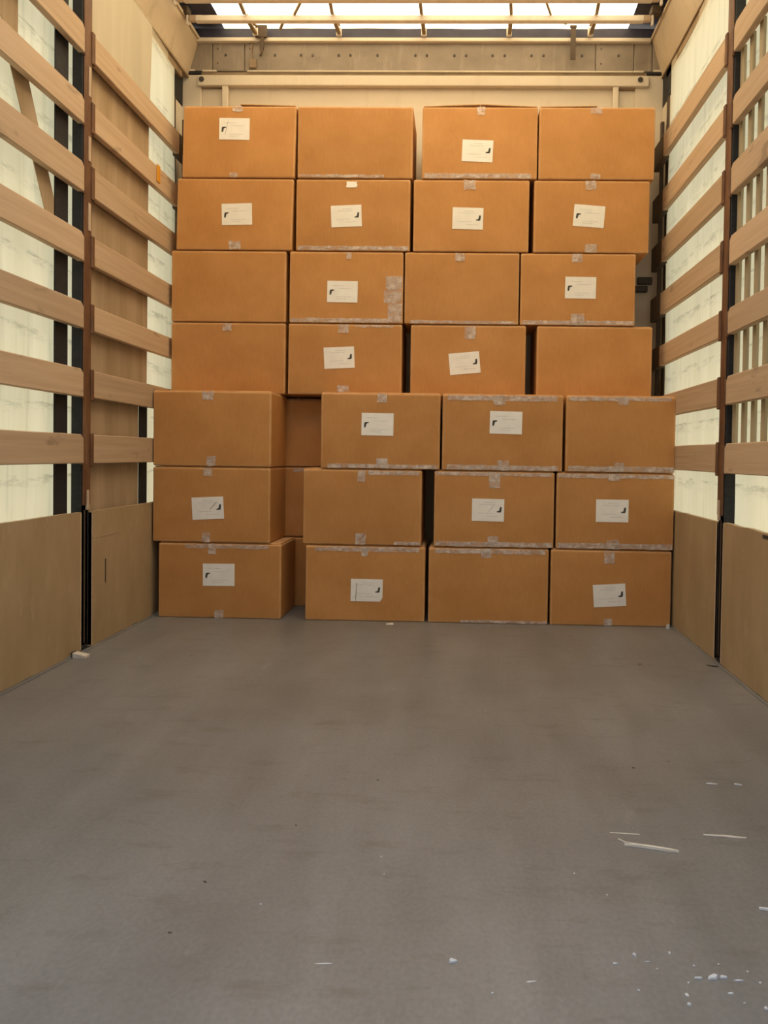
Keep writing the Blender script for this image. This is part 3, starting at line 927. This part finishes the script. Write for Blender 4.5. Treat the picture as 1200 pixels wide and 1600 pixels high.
carton(-0.016, 0.561, 3.854, 1.8165, 0.3595, "cardboard carton with white shipping label, second from right in the second row from the top", 23, rz=0.03, lab=(0.256, 1.979, -1, 'R'), top=(0.263, 0.058, 0.048))
carton(0.583, 1.155, 3.854, 1.8165, 0.3595, "cardboard carton with white shipping label, rightmost in the second row from the top", 24, rz=0.03, lab=(0.856, 1.995, -4, 'L'), top=(0.862, 0.051, 0.045), bot=(0.868, 0.058, 0.039))
carton(-1.183, -0.612, 3.854, 2.1765, 0.3595, "cardboard carton with white shipping label, leftmost in the top row", 11, rz=-0.28, lean=0.007, lab=(-0.917, 2.416, -0.5, 'L'), top=(-0.901, 0.051, 0.026), bot=(-0.920, 0.039, 0.022), lift=(0, 1.6), pen=((-0.046, -0.030), (-0.030, 0.045), 0.0006))
carton(-0.600, -0.022, 3.854, 2.1765, 0.3595, "plain cardboard carton without a label, second from left in the top row", 12, rz=0.33, bstrip=(-0.591, -0.165, 0.013))
carton(0.023, 0.596, 3.854, 2.1765, 0.3595, "cardboard carton with white shipping label, second from right in the top row", 13, rz=-0.10, lab=(0.299, 2.313, -2, 'R'), top=(0.314, 0.039, 0.039), bstrip=(0.037, 0.567, 0.022), lift=(2.2, 2.2))
carton(0.602, 1.174, 3.854, 2.1765, 0.3595, "plain cardboard carton without a label, rightmost in the top row", 14, rz=0.02, top=(0.883, 0.058, 0.032), bot=(0.884, 0.048, 0.026), lift=(1.0, 0))

# a second layer of cartons, seen in the gap between the first two columns
for (x0, z0, h, row) in ((-0.700, 0.0, 0.365, 'bottom row'), (-0.690, 0.3655, 0.365, 'second row from the floor'), (-0.715, 0.731, 0.352, 'third row from the floor')):
    carton(x0, x0 + 0.572, 3.982, z0, h, 'shaded cardboard carton set back in the gap, %s' % row, 200 + int(z0 * 100),
           tstrip=(x0 + 0.06, x0 + 0.3, 0.02) if 0.3 < z0 < 0.5 else None, group='cartons of the second layer')

# ------------------------------------------------------------------ litter on the floor
def sliver(name, pts, w, h, mat, label, cat, group=None, seed=0):
    """thin splinter lying on the floor along a polyline of (x, y)"""
    bm = bmesh.new()
    rings = []
    n = len(pts)
    for i, (x, y) in enumerate(pts):
        a = pts[max(0, i - 1)]
        b = pts[min(n - 1, i + 1)]
        d = Vector((b[0] - a[0], b[1] - a[1], 0)).normalized()
        s = Vector((-d.y, d.x, 0))
        k = (0.7 if i in (0, n - 1) else 1.0) * (0.85 + 0.3 * abs(noise.noise((i * 1.7, seed, 0.5))))
        c = Vector((x, y, 0))
        rings.append([bm.verts.new(c + s * w * k / 2 + Vector((0, 0, 0.0004))), bm.verts.new(c + s * w * k * 0.3 + Vector((0, 0, h * k))),
                      bm.verts.new(c - s * w * k * 0.35 + Vector((0, 0, h * k * 0.9))), bm.verts.new(c - s * w * k / 2 + Vector((0, 0, 0.0004)))])
    for a, b in zip(rings[:-1], rings[1:]):
        for i in range(4):
            bm.faces.new((a[i], a[(i + 1) % 4], b[(i + 1) % 4], b[i]))
    bm.faces.new(rings[0])
    bm.faces.new(rings[-1][::-1])
    x0, y0 = pts[0]
    for v in bm.verts:
        v.co.x -= x0
        v.co.y -= y0
    o = from_bm(name, bm, mat)
    o.location = (x0, y0, 0)
    if label:
        tag(o, label, cat, group)
    return o

def chip(x, y, lx, ly, h, mat, label, cat, group=None, seed=0, rz=0.0, name='chip'):
    """small irregular flake lying on the floor"""
    bm = bmesh.new()
    n = 6
    lo, hi = [], []
    for i in range(n):
        a = 2 * math.pi * i / n
        k = 0.55 + 1.1 * abs(noise.noise((seed * 1.37, i * 2.9, 2.1)))
        px, py = lx / 2 * math.cos(a) * k, ly / 2 * math.sin(a) * k
        zz = h * (0.55 + 0.9 * abs(noise.noise((seed * 0.77, i * 1.3, 5.1))))
        lo.append(bm.verts.new((px, py, 0.0003)))
        hi.append(bm.verts.new((px * 0.82, py * 0.82, zz)))
    bm.faces.new(lo)
    top = bm.verts.new((0, 0, h * 0.9))
    for i in range(n):
        j = (i + 1) % n
        bm.faces.new((lo[i], hi[i], hi[j], lo[j]))
        bm.faces.new((hi[i], top, hi[j]))
    o = from_bm(name, bm, mat)
    o.location = (x, y, 0)
    o.rotation_euler = (0, 0, rz)
    return tag(o, label, cat, group)

e = empty('wood_splinter', (0.590, 1.572, 0), 'longest pale wood splinter on the right of the floor, with a frayed end', 'splinter')
for nm, pts, w, h in (('stick', [(0.0, 0.0), (0.03, -0.004), (0.06, -0.011), (0.09, -0.020), (0.105, -0.022)], 0.0075, 0.0065),
                      ('frayed_fibre', [(-0.008, 0.026), (0.004, 0.012), (0.024, 0.006), (0.04, 0.002)], 0.003, 0.003)):
    o = sliver(nm, [(a, b) for a, b in pts], w, h, 'splinter', None, None, None, len(pts))
    o.parent = e
sliver('wood_splinter', [(0.570, 1.625), (0.60, 1.622), (0.632, 1.620)], 0.004, 0.002, 'splinter', 'thin pale splinter lying just behind the longest splinter', 'splinter', 'wood splinters on the floor', 2)
sliver('wood_splinter', [(0.768, 1.626), (0.81, 1.622), (0.835, 1.618), (0.855, 1.617)], 0.006, 0.003, 'splinter', 'thin pale splinter on the floor right of the longest splinter', 'splinter', 'wood splinters on the floor', 3)
sliver('wood_splinter', [(0.783, 1.360), (0.80, 1.356), (0.83, 1.352)], 0.007, 0.005, 'white_chip', 'short white splinter at the right edge of the picture', 'splinter', 'wood splinters on the floor', 4)
sliver('wood_splinter', [(1.205, 2.985), (1.222, 2.966), (1.243, 2.966)], 0.006, 0.006, 'dark_chip', 'dark twig on the floor at the foot of the right post', 'twig', None, 5)
sliver('wood_splinter', [(0.857, 1.888), (0.87, 1.885), (0.882, 1.884)], 0.005, 0.003, 'white_chip', 'tiny pale sliver beyond the splinters, left one of two', 'splinter', 'wood splinters on the floor', 6)
sliver('wood_splinter', [(0.925, 1.888), (0.933, 1.885), (0.942, 1.883)], 0.005, 0.003, 'white_chip', 'tiny pale sliver beyond the splinters, right one of two', 'splinter', 'wood splinters on the floor', 7)
G = 'white flakes on the floor near the camera'
for i, (x, y, lx, ly, h, lab) in enumerate((
        (0.242, 1.192, 0.020, 0.014, 0.006, 'lone white paper flake low in the middle of the floor'),
        (0.497, 1.199, 0.011, 0.007, 0.003, 'small white flake between the lone flake and the curled flake'),
        (0.532, 1.222, 0.008, 0.016, 0.004, 'curled white flake left of the flake cluster'),
        (0.549, 1.206, 0.012, 0.005, 0.002, 'flat white flake touching the curled flake'),
        (0.590, 1.229, 0.005, 0.014, 0.003, 'narrow upright-looking white flake above the flake cluster'),
        (0.617, 1.171, 0.018, 0.008, 0.004, 'left flake of the white flake cluster at lower right'),
        (0.639, 1.172, 0.022, 0.012, 0.007, 'middle and largest flake of the white flake cluster'),
        (0.658, 1.174, 0.020, 0.010, 0.006, 'right flake of the white flake cluster at lower right'),
        (0.680, 1.168, 0.020, 0.005, 0.003, 'thin white flake just right of the flake cluster'),
        (0.657, 1.139, 0.013, 0.009, 0.004, 'white flake just below the flake cluster'),
        (0.590, 1.134, 0.009, 0.014, 0.002, 'faint white flake below left of the flake cluster'),
        (0.587, 1.113, 0.008, 0.009, 0.005, 'bright round white crumb at the bottom right of the floor'),
        (0.697, 1.109, 0.010, 0.010, 0.005, 'white crumb in the bottom right corner'),
        (0.362, 1.152, 0.024, 0.006, 0.001, 'flat pale smear-like flake at the bottom middle'),
        (0.040, 1.178, 0.036, 0.004, 0.001, 'flat pale dash-like flake left of the bottom middle'))):
    chip(x, y, lx, ly * 0.75, h * 0.7, 'white_chip', lab, 'flake', G, i + 1, 0.3 * noise.noise((i * 1.9, 0.2, 0.4)), 'white_flake')
rnd = random.Random(5)
for i, (x, y) in enumerate(((0.095, 1.501), (0.107, 1.438), (0.301, 1.124), (0.47, 1.46), (0.52, 1.39), (-0.10, 1.33), (0.56, 1.19), (0.62, 1.20), (0.66, 1.205), (0.70, 1.19), (0.52, 1.14), (0.67, 1.12), (0.60, 1.16), (0.71, 1.165))):
    chip(x, y, 0.005, 0.005, 0.0015, 'white_chip', 'tiny pale speck scattered on the floor', 'speck', 'tiny pale specks on the floor', 40 + i, rnd.uniform(0, 3), 'pale_speck')
for i, (x, y, lx) in enumerate(((-0.799, 2.961, 0.016), (0.947, 2.981, 0.03), (-0.221, 1.395, 0.018), (-0.229, 1.242, 0.016), (0.698, 1.973, 0.016), (0.801, 2.021, 0.012), (0.05, 1.86, 0.010), (-0.10, 1.62, 0.010))):
    chip(x, y, lx * 0.75, 0.006, 0.0015, 'dark_chip', 'small dark speck scattered on the floor', 'speck', 'dark specks on the floor', 60 + i, rnd.uniform(-0.4, 0.4), 'dark_speck')
chip(-0.085, 3.600, 0.055, 0.03, 0.006, 'splinter', 'pale paper scrap on the floor in front of the bottom row', 'scrap', None, 80, 0.1, 'paper_scrap')
chip(1.228, 3.625, 0.022, 0.022, 0.022, 'white_chip', 'white scrap wedged at the foot of the rightmost bottom carton', 'scrap', None, 81, 0.1, 'paper_scrap')
e = empty('wooden_wedge', (-1.205, 2.905, 0), 'small wooden wedge with a dark end beside the left plywood panel', 'wedge')
prism_y('block', [(-0.030, 0.001), (0.020, 0.001), (0.020, 0.010), (-0.030, 0.020)], -0.018, 0.018, 'splinter', e)
prism_y('dark_end', [(-0.034, 0.001), (-0.030, 0.001), (-0.030, 0.022), (-0.034, 0.024)], -0.020, 0.012, 'dark_chip', e)
